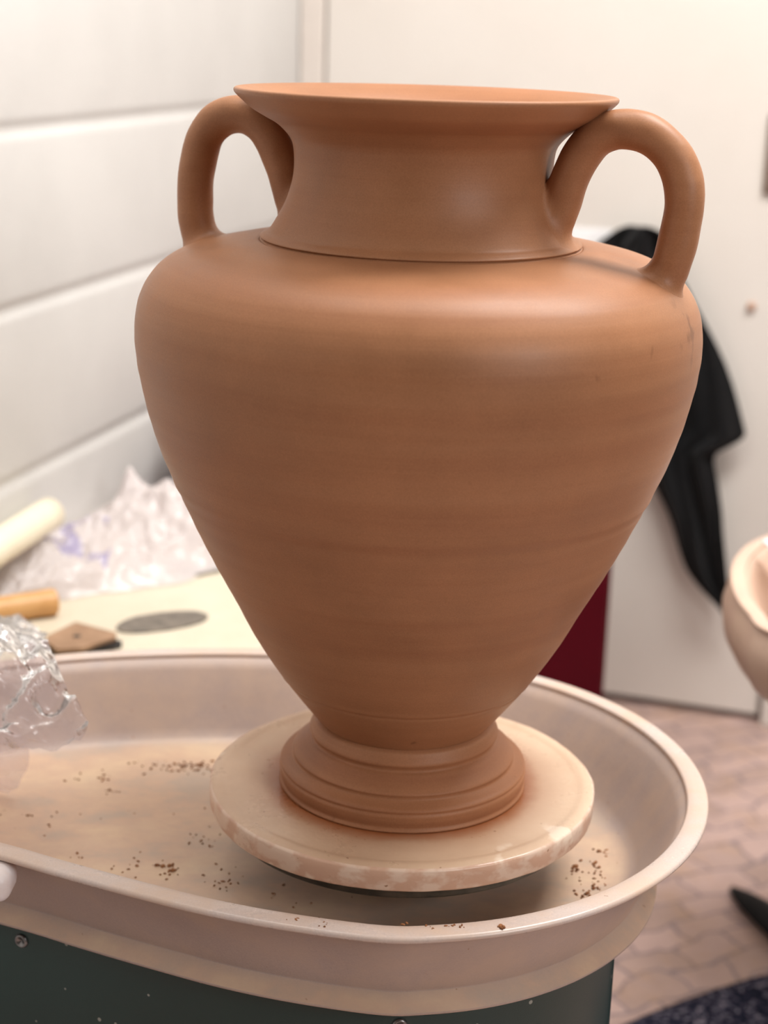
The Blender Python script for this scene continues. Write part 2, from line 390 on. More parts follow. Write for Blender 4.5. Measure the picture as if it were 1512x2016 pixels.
# ------------------------------------------------------------------ pottery wheel
lip = [(-.133, .272), (-.229, .262), (-.318, .240), (-.405, .200), (-.468, .140), (-.495, .055), (-.478, -.030), (-.42, -.090),
       (-.352, -.124), (-.284, -.152), (-.245, -.170), (-.191, -.193), (-.132, -.216), (-.075, -.232)]
cx, cy, Rp = -.013, .012, .255
for a in range(-90, 101, 10):
    if a == -90: lip.append((cx + .003, cy - Rp + .0)); continue
    if a > 96: continue
    lip.append((cx + Rp * math.cos(R(a)), cy + Rp * math.sin(R(a))))
lip = lip[::-1]
def ring_offset(poly, d):
    n = len(poly); out = []
    for i in range(n):
        t = (Vector(poly[(i + 1) % n]) - Vector(poly[(i - 1) % n])).normalized()
        nn = Vector((t.y, -t.x)); out.append(Vector(poly[i]) + nn * d)
    return out
def orient(poly):
    A = sum(poly[i][0] * poly[(i + 1) % len(poly)][1] - poly[(i + 1) % len(poly)][0] * poly[i][1] for i in range(len(poly)))
    return poly if A < 0 else poly[::-1]          # clockwise, so +d offsets inwards
def rings(poly, prof, close_last=True, centre=None):
    V, F = [], []; n = len(poly)
    for d, z in prof:
        for p in ring_offset(poly, d): V.append((p.x, p.y, z))
    for i in range(len(prof) - 1):
        for k2 in range(n):
            a, b = i * n + k2, i * n + (k2 + 1) % n; F.append((a, b, b + n, a + n))
    if close_last: F.append(tuple((len(prof) - 1) * n + k2 for k2 in range(n)))
    return V, F
lipS = orient([tuple(p) for p in loopspline(lip, 5)])
def splash_pan(poly, label, rim_lab, prof_out=None, m1='pan', m2='pan_rim', origin=(0, 0, Z0 - .081)):
    root = empty('splash_pan', origin)
    tag(root, label, 'splash pan')
    # body: outside wall, skirt, then the inside down to the floor of the tray
    prof = Z([(.058, -.0765), (.036, -.0815), (.0345, -.081), (.0342, -.079), (.0452, -.0690), (.0445, -.0672), (.037, -.048), (.022, -.020), (.012, -.006), (.010, -.0035)])
    if prof_out: prof = Z(prof_out)
    V, F = rings(poly, prof, False)
    n = len(poly)
    prof2 = Z([(.0165, -.0035), (.024, -.014), (.037, -.038), (.050, -.060), (.056, -.068), (.065, -.0728), (.08, -.0745)])
    V2, F2 = rings(poly, prof2, True)
    V2 += []; off = len(V); V += V2; F += [tuple(i + off for i in f) for f in F2]
    F.append(tuple(range(n)))                       # underside
    for k2 in range(n):
        a, b = (len(prof) - 1) * n + k2, (len(prof) - 1) * n + (k2 + 1) % n
        F.append((a, b, off + (k2 + 1) % n, off + k2))
    mobj('tray', V, F, M[m1], root)
    rp = Z([(.0105, -.0045), (.006, -.0052), (.0012, -.0050), (0, -.0038), (-.0002, -.0022), (.0008, -.0006), (.0025, .0), (.009, .0003), (.0150, .0002), (.0166, -.0008), (.0168, -.004), (.0105, -.0045)])
    V, F = rings(poly, rp, False)
    o = mobj('rim', V, F, M[m2], root); o['label'] = rim_lab
    return root
pan = splash_pan(lipS, 'large beige splash pan with dried slip around the white bat', 'pale flat rim smeared with dried clay')
# white latch knob of the pan, under the rim at the left
V, F = box(-.37, -.2735, -.172, -.138, Z0 - .030, Z0 - .0062)
o = mobj('latch', V, F, M['white_plastic'], pan, smooth=True); o['label'] = 'white plastic latch'; bevel(o, .009, 5)

wheel = empty('pottery_wheel', (-.1, 0, 0))
tag(wheel, 'dark green potter\'s wheel cabinet with clay specks under the beige splash pan', 'pottery wheel')
inner = [p for p in ring_offset(lipS, .050)]
poly = []
for p in inner:
    x = min(p.x, .1668); poly.append((x, p.y))
cl = []
for p in poly:
    if not cl or (Vector(p) - Vector(cl[-1])).length > .002: cl.append(p)
# keep the two front/back corners on the flat right side only
right = [p for p in cl if p[0] >= .1667]
ymin, ymax = min(p[1] for p in right), max(p[1] for p in right)
cl = [p for p in cl if p[0] < .1667 or p[1] in (ymin, ymax)]
V, F = prism(cl, .035, Z0 - .0835)
o = mobj('cabinet', V, F, M['green'], wheel, smooth=True); bevel(o, .003, 3, 60)
o.data.set_sharp_from_angle(angle=R(40))
for fx, fy in ((-.40, .10), (-.38, -.05), (.13, .14), (.13, -.10)):
    V, F = lathe([(.016, 0), (.018, .003), (.018, .03), (.013, .036)], 24, (fx, fy), cap0=True, cap1=True); mobj('foot', V, F, M['black'], wheel)
def face_pt(x):      # point on the cabinet's curved front at this x
    best = None
    for i in range(len(cl)):
        a, b = Vector(cl[i]), Vector(cl[(i + 1) % len(cl)])
        if (a.x - x) * (b.x - x) <= 0 and a.x != b.x and (a.y + b.y) / 2 < 0:
            u = (x - a.x) / (b.x - a.x); p = a.lerp(b, u); t = (b - a).normalized(); nn = Vector((t.y, -t.x))
            if nn.y > 0: nn = -nn
            best = (p, nn)
    return best
for sx, sz in ((.0045, Z0 - .0985), (-.284, Z0 - .101), (-.284, .16), (.0045, .16)):
    p, nn = face_pt(sx); p = Vector((p.x, p.y, sz)); nn = Vector((nn.x, nn.y, 0))
    prof = [(-.002, .0056), (.0008, .0056), (.0018, .0050), (.0022, .0040), (.0012, .0034), (.0012, .0012), (.0004, .0010)]
    path = [p + nn * a for a, b in prof]
    V, F = [], []
    side = Vector((0, 0, 1)); u = nn.cross(side); seg = 24
    for (a, rr_) in prof:
        for q in range(seg):
            an = 2 * math.pi * q / seg; V.append(p + nn * a + side * math.cos(an) * rr_ + u * math.sin(an) * rr_)
    for i in range(len(prof) - 1):
        for q in range(seg):
            a_, b_ = i * seg + q, i * seg + (q + 1) % seg; F.append((a_, b_, b_ + seg, a_ + seg))
    F.append(tuple((len(prof) - 1) * seg + q for q in range(seg)))
    mobj('screw', V, F, M['steel'], wheel)
V, F = lathe(Z([(.03, -.0742), (.030, -.055), (.0262, -.053), (.0262, -.031)]), 48, cap0=True, cap1=True); mobj('shaft', V, F, M['shaft'], wheel)
V, F = lathe(Z([(.02, -.0315), (.134, -.0315), (.1375, -.030), (.139, -.0285), (.139, -.0195), (.138, -.018), (.02, -.018)]), 128, cap0=True, cap1=True); mobj('wheel_head', V, F, M['head'], wheel)

# bat
bp = [(.0, -.0178), (.1500, -.0178), (.1513, -.0172), (.1518, -.0160), (.1524, -.006), (.1524, -.0016), (.1518, -.0004), (.1506, .0002), (.1485, .0009), (.1455, .0013), (.1425, .0012), (.1400, .0004), (.137, .0000), (.12, 0), (.0, .0)]
V, F = lathe(Z(bp), 256, wob=.002)
rnd_ = random.Random(4)
V2 = []
for v in V:
    r_ = math.hypot(v[0], v[1])
    if r_ > .13:
        nn = noise.noise(Vector((v[0] * 40, v[1] * 40, v[2] * 60))) * .0007 + noise.noise(Vector((v[0] * 110, v[1] * 110, v[2] * 110))) * .0003
        s_ = 1 + nn / r_ * (1 if v[2] < Z0 + .0005 else .3); v = (v[0] * s_, v[1] * s_, v[2] + (nn * .4 if v[2] > Z0 - .003 else 0))
    V2.append(v)
bat = mobj('throwing_bat', V2, F, M['bat'], origin=(0, 0, Z0 - .0178))
tag(bat, 'round cream plaster bat ringed with red clay under the amphora', 'bat')

# ------------------------------------------------------------------ amphora
amph = empty('amphora', (0, 0, Z0))
tag(amph, 'large unglazed terracotta amphora with two loop handles standing on the bat', 'vase')
BODY = [(.0633, .0492), (.0735, .0613), (.0828, .0732), (.0913, .0846), (.0992, .0957), (.1071, .1075), (.1136, .1181), (.1196, .1285), (.125, .1388), (.1305, .1498), (.1354, .1594), (.1403, .1687), (.1452, .1778), (.1504, .1878), (.155, .1969), (.1594, .2061), (.1637, .2154), (.168, .2249), (.1728, .2355), (.1772, .2455), (.1817, .2558), (.1861, .2666), (.1906, .279), (.1942, .2908), (.1976, .3031), (.2005, .316), (.2035, .3309), (.2053, .345), (.2059, .3595), (.2045, .3737), (.2004, .3871), (.1922, .3999), (.1814, .409), (.1678, .4152), (.1521, .4190), (.137, .4220), (.1225, .4238), (.1180, .4240), (.1160, .4232), (.1140, .4222), (.1115, .4226)]
bd = catmull([(a, b, 0) for a, b in BODY], 10)
prof = []
for p in bd:
    r_, z_ = p.x, p.y
    # throwing lines
    g = .00010 * math.sin(z_ * 420) * (.5 + .5 * math.sin(z_ * 37 + 1)) + .00025 * noise.noise(Vector((0, 0, z_ * 95)))
    g -= .0007 * math.exp(-((z_ - .0905) / .0011) ** 2) - .0004 * math.exp(-((z_ - .0935) / .0016) ** 2)
    g += .0006 * math.exp(-((z_ - .247) / .0035) ** 2) - .0004 * math.exp(-((z_ - .2395) / .003) ** 2)
    if .06 < z_ < .40: r_ += g
    prof.append((r_, z_ + Z0))
V, F = lathe(prof, 224, wob=.0016)
mobj('body', V, F, M['clay'], amph)
NECK = [(.1115, .4226), (.1130, .4236), (.1158, .4252), (.1160, .4264), (.1132, .4284), (.1093, .4310), (.1049, .4379), (.1009, .4449), (.0977, .4519), (.0954, .4588), (.0936, .4658), (.0927, .4728), (.0925, .4797), (.0930, .4867), (.0942, .4925), (.0975, .4978), (.1050, .5048), (.1140, .5098), (.1230, .5150), (.1300, .5208), (.1345, .5250), (.1356, .5270), (.1352, .5286), (.1335, .5293), (.131, .5290), (.120, .5255), (.108, .5190), (.096, .5085), (.0885, .497), (.0868, .482), (.0880, .466), (.0935, .449), (.104, .434), (.125, .416), (.16, .400), (.188, .385), (.195, .360), (.185, .30), (.15, .20), (.10, .11), (.06, .06), (.0, .055)]
nk = [(p.x, p.y + Z0) for p in catmull([(a, b, 0) for a, b in NECK[:25]], 8)] + [(a, b + Z0) for a, b in NECK[25:]]
nk2 = [(p.x, p.y + Z0) for p in catmull([(a, b, 0) for a, b in NECK[24:33]], 5)]
nk = [(p.x, p.y + Z0) for p in catmull([(a, b, 0) for a, b in NECK[:25]], 8)] + nk2[1:] + [(a, b + Z0) for a, b in NECK[33:]]
V, F = lathe(nk, 224, wob=.0012); o = mobj('neck', V, F, M['clay'], amph); o['label'] = 'flared neck with sharp wide rim'
FOOT = [(.060, .0560), (.0690, .0528), (.0712, .0505), (.0724, .0478), (.0738, .0452), (.0741, .0432), (.0728, .0412), (.0722, .0392), (.0730, .0378), (.0752, .0365), (.0800, .0325), (.0850, .0285), (.0872, .0262), (.0868, .0242), (.0872, .0222), (.0905, .0205), (.0945, .0190), (.0966, .0172), (.0962, .0150), (.0972, .0128), (.0968, .0085), (.0958, .0040), (.0945, .0), (.06, 0.0)]
V, F = lathe([(p.x, p.y + Z0) for p in catmull([(a, b, 0) for a, b in FOOT], 5)], 224, wob=.0015)
o = mobj('foot', V, F, M['clay_foot'], amph); o['label'] = 'stepped round pedestal foot'

OUT = [(p[0], p[1]) for p in ((a, b + Z0) for a, b in BODY[:-4])] + [(p.x, p.y + Z0) for p in catmull([(a, b, 0) for a, b in NECK[4:23]], 4)]
def r_at(z):
    for (r0, z0), (r1, z1) in zip(OUT[:-1], OUT[1:]):
        if z0 <= z <= z1: return r0 + (r1 - r0) * (z - z0) / max(1e-9, z1 - z0)
    return 0
def snap(p, sink=.0):         # nearest point of the pot's outer surface
    rho = math.hypot(p.x, p.y); best = None; q = Vector((rho, p.z))
    for (r0, z0), (r1, z1) in zip(OUT[:-1], OUT[1:]):
        a = Vector((r0, z0)); b = Vector((r1, z1)); ab = b - a; u = max(0, min(1, (q - a).dot(ab) / max(1e-12, ab.dot(ab))))
        c_ = a + ab * u; dd = (q - c_).length
        if best is None or dd < best[0]: best = (dd, c_, Vector((ab.y, -ab.x)).normalized())
    c_ = best[1] - best[2] * sink
    return Vector((p.x / rho * c_.x, p.y / rho * c_.x, c_.y))
def resample(L, n):
    D = [0]
    for a, b in zip(L[:-1], L[1:]): D.append(D[-1] + (b - a).length)
    out = []; k_ = 0
    for i in range(n):
        t = D[-1] * i / (n - 1)
        while k_ < len(L) - 2 and D[k_ + 1] < t: k_ += 1
        u = (t - D[k_]) / max(1e-9, D[k_ + 1] - D[k_]); out.append(L[k_].lerp(L[k_ + 1], u))
    return out
def handle(al, pts, lab):
    d = Vector((math.cos(al), math.sin(al), 0)); side = Vector((-math.sin(al), math.cos(al), 0))
    path = [d * p.x + Vector((0, 0, p.y + Z0)) for p in catmull([(a, b, 0) for a, b in pts], 14)]
    n = len(path); seg = 48; LN = []
    for k_ in range(seg):
        an = 2 * math.pi * k_ / seg; line = []
        for i, p in enumerate(path):
            t = (path[min(i + 1, n - 1)] - path[max(i - 1, 0)]).normalized()
            s_ = (side - t * side.dot(t)).normalized(); u_ = t.cross(s_)
            q = p + (s_ * math.cos(an) + u_ * math.sin(an)) * .0136
            nn = noise.noise(q * 50) * .0006 + noise.noise(q * 120) * .0002
            line.append(q + (q - p).normalized() * nn)
        LN.append(line)
    inside = lambda q: q.z < Z0 + .500 and math.hypot(q.x, q.y) < r_at(q.z)
    V, F = [], []; NB, NM = 9, 60
    rows_ = []
    for line in LN:
        m_ = n // 2
        e = m_
        while e < n - 1 and not inside(line[e]): e += 1
        b = m_
        while b > 0 and not inside(line[b]): b -= 1
        def fillet(idx, step, w, h_):
            H = line[idx]; out = (H - path[idx])
            S = snap(H); tgt = snap(S + out.normalized() * w, .0005)
            k2 = idx; L_ = 0
            while 0 < k2 < n - 1 and L_ < h_: L_ += (line[k2 - step] - line[k2]).length; k2 -= step
            A = line[k2]
            return k2, [A * (1 - u) ** 2 + S * 2 * u * (1 - u) + tgt * u * u for u in [q / NB for q in range(NB + 1)]]
        e2, fe = fillet(e, 1, .0105, .011); b2, fb_ = fillet(b, -1, .0100, .012)
        mid = resample(line[b2:e2 + 1], NM)
        rows_.append(fb_[::-1][:-1] + mid + fe[1:])
    m_ = len(rows_[0])
    for row in rows_: V += row
    for k_ in range(seg):
        for i in range(m_ - 1):
            a, b = k_ * m_ + i, ((k_ + 1) % seg) * m_ + i; F.append((a, b, b + 1, a + 1))
    o = mobj('handle', V, F, M['clay_smooth'], amph); o['label'] = lab
handle(R(-20), [(.088, .424), (.094, .434), (.1005, .449), (.107, .472), (.1145, .490), (.124, .503), (.137, .5095), (.150, .510), (.164, .506), (.177, .496), (.186, .481), (.189, .464), (.1875, .446), (.185, .430), (.181, .415), (.174, .403), (.164, .388)], 'right loop handle, its near side')
handle(R(160), [(.086, .418), (.093, .430), (.1, .443), (.105, .457), (.110, .472), (.117, .486), (.126, .498), (.138, .5055), (.151, .5065), (.163, .502), (.173, .492), (.179, .477), (.182, .462), (.183, .443), (.1825, .430), (.179, .413), (.173, .402), (.163, .387)], 'left loop handle set on the far side')

# ------------------------------------------------------------------ clay trimmings
rnd = random.Random(11)
def crumbs(name, spots, z, label, seed, mat='crumb'):
    rr = random.Random(seed); V, F = [], []
    for (x, y, spread, n, s) in spots:
        for _ in range(n):
            px, py = x + rr.gauss(0, spread), y + rr.gauss(0, spread * .7)
            sz = s * rr.uniform(.4, 1.3); a = rr.uniform(0, 6.28); el = rr.uniform(1, 2.6)
            m = 6; off = len(V)
            for lay in (0, 1):
                for q in range(m):
                    an = 2 * math.pi * q / m; k3 = rr.uniform(.7, 1.2) * (1 if lay == 0 else .6)
                    ux, uy = math.cos(an) * sz * k3 * el, math.sin(an) * sz * k3
                    V.append((px + ux * math.cos(a) - uy * math.sin(a), py + ux * math.sin(a) + uy * math.cos(a), z + lay * sz * rr.uniform(.5, 1.1)))
            F.append(tuple(off + q for q in range(m))[::-1]); F.append(tuple(off + m + q for q in range(m)))
            for q in range(m): F.append((off + q, off + (q + 1) % m, off + m + (q + 1) % m, off + m + q))
    x0, y0 = spots[0][0], spots[0][1]
    o = mobj(name, V, F, M[mat], origin=(x0, y0, z)); tag(o, label, 'clay crumbs', kind='stuff')
crumbs('clay_trimmings', [(-.29, .127, .006, 5, .0008), (-.267, .133, .007, 9, .0008), (-.25, .104, .003, 7, .0012), (-.225, .157, .010, 14, .0008), (-.194, .162, .010, 26, .0010), (-.18, .165, .007, 14, .0011),
        (-.205, .160, .016, 14, .0007), (-.184, -.024, .005, 9, .0013), (-.179, -.033, .006, 6, .0011), (-.22, -.029, .006, 6, .0009), (-.26, -.011, .005, 5, .0009), (-.195, -.02, .02, 8, .0008),
        (-.165, .02, .012, 14, .0007), (-.148, -.045, .014, 10, .0008), (-.13, -.03, .015, 8, .0008), (-.079, -.075, .02, 8, .0008), (-.31, .05, .02, 8, .0007), (-.24, .05, .04, 10, .0006)], Z0 - .0742,
       'brown clay crumbs scattered on the long left floor of the splash pan', 5)
crumbs('clay_trimmings', [(.141, -.002, .003, 6, .0015), (.156, .008, .003, 5, .0012), (.166, .028, .004, 12, .0012), (.174, .024, .003, 9, .0010), (.158, .002, .004, 8, .0010), (.145, -.046, .006, 12, .0010), (.156, -.034, .006, 14, .0010), (.182, .004, .004, 8, .0012),
        (.150, -.02, .010, 16, .0008), (.165, -.01, .010, 12, .0008)], Z0 - .0742, 'small brown clay crumbs on the pan floor right of the bat', 6)
crumbs('clay_trimmings', [(.069, -.2235, .0012, 5, .0013), (.023, -.2275, .002, 4, .0008), (.034, -.2255, .002, 5, .0009), (.043, -.2255, .0015, 5, .0009), (.004, -.226, .0015, 4, .0009), (-.048, -.228, .003, 5, .0009), (-.07, -.224, .003, 4, .0008)], Z0 + .0002,
       'few pale clay crumbs stuck on the front rim of the splash pan', 7)

# ------------------------------------------------------------------ second wheel at the right
lip2 = [(.363, .372), (.352, .427), (.349, .488), (.358, .562), (.378, .629), (.412, .690), (.470, .745), (.55, .775), (.66, .76), (.76, .70), (.82, .60), (.82, .48), (.75, .37), (.65, .30), (.54, .275), (.44, .292)]
lip2S = orient([tuple(p) for p in loopspline(lip2, 6)])
root = splash_pan(lip2S, 'beige splash pan of the neighbouring wheel at the right edge', 'pale rim', prof_out=[(.10, -.1080), (.060, -.1040), (.030, -.094), (.008, -.076), (-.003, -.056), (-.006, -.036), (-.001, -.016), (.004, -.006), (.008, -.0035)], m1='pan_far', m2='pan_far', origin=(.59, .52, Z0 - .108))
w2 = empty('pottery_wheel', (.62, .52, 0)); tag(w2, 'neighbouring potter\'s wheel stand half out of frame at the right edge', 'pottery wheel')
V, F = prism([(.50, .42), (.50, .62), (.75, .62), (.75, .42)], .04, Z0 - .110); o = mobj('cabinet', V, F, M['green'], w2, smooth=False); bevel(o, .01, 4)
for fx, fy in ((.53, .45), (.53, .59), (.72, .45), (.72, .59)):
    V, F = lathe([(.016, 0), (.018, .003), (.018, .038)], 20, (fx, fy), cap0=True, cap1=True); mobj('foot', V, F, M['black'], w2)
# white folded paper towel lying in it
V, F = [], []
nx, ny = 22, 16
for i in range(nx):
    for j in range(ny):
        u, v_ = i / (nx - 1), j / (ny - 1)
        x = .405 + u * .16; y = .50 + v_ * .13 + u * .03
        z = Z0 + .003 + .012 * math.sin(u * 5 + v_ * 3) ** 2 + .012 * noise.noise(Vector((x * 30, y * 30, 2))) + .014 * v_
        V.append((x, y, z))
for i in range(nx - 1):
    for j in range(ny - 1): a = i * ny + j; F.append((a, a + ny, a + ny + 1, a + 1))
o = mobj('white_towel', V, F, M['paper'], origin=(.48, .58, Z0)); m = o.modifiers.new('th', 'SOLIDIFY'); m.thickness = .003
tag(o, 'crumpled white towel in the splash pan at the right edge', 'towel')

# ------------------------------------------------------------------ black apron on a hook
def wp(s, t, z): return corner + d_back * s + n_back * t + Vector((0, 0, z + Z0))
rows = [  # z, left s, right s
    (.276, .585, .612), (.270, .566, .634), (.262, .556, .640), (.250, .540, .644), (.240, .528, .648), (.226, .528, .655), (.200, .560, .672), (.178, .578, .686), (.155, .590, .698), (.115, .600, .722), (.060, .608, .755), (.003, .615, .776),
    (-.040, .622, .790), (-.052, .624, .796), (-.066, .626, .782), (-.078, .628, .758), (-.088, .630, .744), (-.110, .636, .750), (-.135, .645, .758), (-.159, .657, .764), (-.185, .672, .770), (-.213, .686, .773),
    (-.256, .700, .781), (-.280, .710, .785), (-.298, .720, .788), (-.326, .750, .792), (-.345, .775, .7945), (-.360, .787, .7955), (-.372, .791, .794)]
V, F = [], []; nc = 40
for (z, a, b) in rows:
    for c_ in range(nc):
        u = c_ / (nc - 1); s = a + (b - a) * u; wdt = b - a
        fold = .010 * math.sin(u * 11 + z * 9) + .008 * math.sin(u * 23 - z * 14 + 1) + .006 * noise.noise(Vector((s * 25, z * 14, .3)))
        fold *= min(1, wdt / .08)
        bulge = .018 if z > .2 else .014
        V.append(wp(s, .026 + bulge + fold * .8, z + .004 * noise.noise(Vector((s * 40, 0, 5))) * (u > .02)))
for i in range(len(rows) - 1):
    for c_ in range(nc - 1):
        a = i * nc + c_; F.append((a, a + 1, a + nc + 1, a + nc))
# small torn corner strings
o = mobj('black_apron', V, F, M['cloth'], origin=wp(.6, .03, .25))
m = o.modifiers.new('th', 'SOLIDIFY'); m.thickness = .003; m.offset = 0
m = o.modifiers.new('ss', 'SUBSURF'); m.levels = 1; m.render_levels = 1
tag(o, 'black cloth apron hanging in folds on the cream door behind the amphora', 'apron')
hk = empty('wall_hook', wp(.6, 0, .262)); tag(hk, 'small dark hook on the cream door holding the black apron', 'hook')
V, F = tube(catmull([wp(.6, -.003, .25), wp(.6, .02, .246), wp(.6, .030, .250), wp(.6, .031, .262)], 6), [.003] * 19, 12); mobj('hook_arm', V, F, M['dark_metal'], hk)
V, F = tube([wp(.6, -.003, .25), wp(.6, .001, .25), wp(.6, .002, .25)], [.010, .010, .008], 20); mobj('hook_plate', V, F, M['dark_metal'], hk)
V, F = box(.478, .548, -.0029, -.0017, .13 + Z0, .262 + Z0)
o = mobj('paper_sheet', wall_verts(V, corner, d_back, n_back), F, M['paper'], smooth=False, origin=wp(.51, 0, .2)); tag(o, 'bright white paper sheet on the door just above the amphora shoulder', 'paper')

# ------------------------------------------------------------------ maroon cabinet behind the wheel
mr = empty('storage_cabinet', (-.02, 1.12, 0)); tag(mr, 'low maroon metal cabinet standing behind the amphora', 'cabinet')
a0 = Vector((-.319, 1.0, 0)); dx = Vector((.992, -.127, 0)).normalized(); dy = Vector((.127, .992, 0)).normalized()
def cab(name, u0, u1, v0, v1, z0, z1, mat, parent, bev=.003):
    V, F = box(u0, u1, v0, v1, z0, z1); V = [a0 + dx * a + dy * b + Vector((0, 0, c)) for a, b, c in V]
    o = mobj(name, V, F, mat, parent, smooth=False); bevel(o, bev); return o
cab('carcass', 0, .596, .018, .33, 0, .60, M['maroon'], mr)
for u0, u1, hu in ((.004, .2965, .27), (.2995, .592, .32)):
    d_ = cab('door', u0, u1, 0, .0175, .03, .594, M['maroon'], mr, .002)
    cab('pull', hu, hu + .012, -.014, 0, .36, .48, M['maroon_dark'], mr, .003)

# ------------------------------------------------------------------ work table along the block wall and what lies on it
TZ = Z0 - .090
T = lambda x, y: (.968 * x, .968 * y - .0387)
T3 = lambda pts: [(*T(p[0], p[1]), *p[2:]) for p in pts]
tb = empty('work_table', (-.35, .7, 0)); tag(tb, 'cream topped work table along the white block wall', 'table')
P = lambda s, w_: Vector((*T(-.166, .565), 0)) + d_left * s - n_left * w_
def tbox(name, s0, s1, w0, w1, z0, z1, mat, bev):
    V, F = box(s0, s1, w0, w1, z0, z1); V = [P(a, b) + Vector((0, 0, c)) for a, b, c in V]
    o = mobj(name, V, F, mat, tb, smooth=False); bevel(o, bev, 4); return o
def wdist(): # width from the right edge to the wall
    return (P(0, 0) - corner).dot(n_left)
W = wdist() - .002
fr = [P(-.17, 0), P(.335, 0), P(.335, W), P(-.17, W)]
V, F = prism([(p.x, p.y) for p in fr], TZ - .028, TZ); o = mobj('tabletop', V, F, M['table'], tb, smooth=False); bevel(o, .006, 4)
for s, w_ in ((.29, .04), (.29, W - .05), (-.13, .05), (-.13, W - .05)):
    c_ = P(s, w_); V, F = box(c_.x - .016, c_.x + .016, c_.y - .016, c_.y + .016, 0, TZ - .028); mobj('leg', V, F, M['metal_leg'], tb, smooth=False)

# oval steel rib
ov = loopspline(T3([(-.339, .603), (-.336, .622), (-.322, .643), (-.292, .661), (-.262, .669), (-.243, .662), (-.238, .648), (-.246, .629), (-.272, .607), (-.305, .592), (-.328, .590)]), 6)
V, F = prism([(p.x, p.y) for p in ov], TZ + .0005, TZ + .0022); o = mobj('steel_rib', V, F, M['rib'], smooth=False, origin=(-.29, .63, TZ)); bevel(o, .0006, 2)
tag(o, 'flat oval grey steel rib lying on the cream table', 'pottery tool')
# weathered wooden block lying on a black scraper
blk = T3([(-.404, .530), (-.408, .548), (-.385, .596), (-.332, .566), (-.330, .553), (-.362, .515), (-.388, .508)])
V, F = prism(blk, TZ + .004, TZ + .010); o = mobj('wooden_rib', V, F, M['wood_old'], smooth=False, origin=(-.37, .55, TZ)); bevel(o, .0012, 2)
tag(o, 'weathered brown wooden rib with a dark hole resting on the black scraper', 'pottery tool')
V, F = lathe([(.0001, TZ + .0101), (.0045, TZ + .0103), (.0048, TZ + .0100)], 20, T(-.374, .549)); h_ = mobj('hole', V, F, M['black'], o); h_.location = (0, 0, 0)
h_.matrix_parent_inverse = Matrix()
V, F = prism(T3([(-.400, .520), (-.392, .512), (-.330, .534), (-.322, .542), (-.324, .556), (-.345, .570), (-.40, .560), (-.415, .548)]), TZ + .0003, TZ + .0036); o = mobj('black_scraper', V, F, M['black'], smooth=False, origin=(-.36, .54, TZ))
tag(o, 'thin black scraper sticking out under the weathered wooden rib', 'pottery tool')
# round wooden handle
hv = empty('wooden_tool', (-.47, .62, TZ)); tag(hv, 'round pale wooden tool handle at the left edge of the table', 'pottery tool')
hp = catmull(T3([(-.512, .590, TZ + .0150), (-.485, .606, TZ + .0152), (-.45, .627, TZ + .0155), (-.425, .6415, TZ + .0155), (-.4165, .6465, TZ + .0155)]), 8)
n = len(hp); rad = [.0150 if i < n - 12 else .0155 for i in range(n)]
for q in range(7): rad[n - 1 - q] = .0155 * math.sqrt(max(0.02, 1 - ((6 - q) / 6.2) ** 2.6))
V, F = tube(hp, rad, 28); mobj('handle', V, F, M['wood'], hv)
V, F = tube([Vector(hp[0]) + Vector((.001, 0, 0)), Vector(hp[0]) - Vector((.006, .003, 0))], [.011, .010], 20); mobj('ferrule', V, F, M['steel'], hv)
# curl of brown clay
V, F = tube(catmull(T3([(-.492, .718, TZ + .003), (-.484, .700, TZ + .006), (-.474, .686, TZ + .005), (-.462, .682, TZ + .003)]), 6), [.0028 + .001 * math.sin(i * .5) for i in range(19)], 10)
o = mobj('clay_curl', V, F, M['brown'], origin=(-.478, .695, TZ)); tag(o, 'curved brown clay trimming beside the pale wooden handle', 'clay trimming')
V, F = tube(catmull(T3([(-.362, .799, TZ + .004), (-.350, .790, TZ + .005), (-.336, .781, TZ + .003)]), 6), [.003] * 13, 10)
o = mobj('clay_curl', V, F, M['brown'], origin=(-.35, .79, TZ)); tag(o, 'small brown clay scrap in front of the crumpled cloudy plastic', 'clay trimming')
V, F = prism(T3([(-.330, .772), (-.335, .782), (-.29, .83), (-.23, .87), (-.215, .86), (-.245, .822), (-.29, .785)]), TZ + .0003, TZ + .003)
o = mobj('steel_scraper', V, F, M['rib'], smooth=False, origin=(-.28, .82, TZ)); tag(o, 'long grey scraper half under the crumpled cloudy plastic', 'pottery tool')

# crumpled cloudy plastic bag on the table
def crumple(q, f=26, a=1.0):
    s = 0
    for o_ in range(4):
        s += (1 - abs(noise.noise(q * f * (1.9 ** o_) + Vector((o_ * 7.1, 3.3, 1.7)))) * 2.2) * a * .5 ** o_
    return s
V, F = [], []; nx, ny = 150, 90
WP = lambda a, b: corner + d_left * a + n_left * b
front = catmull([(-1.20, .012, 0), (-1.12, .036, 0), (-1.03, .108, 0), (-.96, .178, 0), (-.88, .212, 0), (-.82, .200, 0), (-.775, .165, 0)], 20)
def fr_t(sv):
    for a, b in zip(front[:-1], front[1:]):
        if a.x <= sv <= b.x: return a.y + (b.y - a.y) * (sv - a.x) / (b.x - a.x)
    return front[-1].y if sv > 0 else front[0].y
G = [(-.365, .850, .030, .010), (-.360, .845, .030, .045), (-.335, .800, .022, .060), (-.285, .815, .034, .040), (-.255, .800, .020, .022), (-.440, .715, .026, .045), (-.40, .77, .016, .05), (-.47, .66, .022, .035), (-.31, .86, .022, .03)]
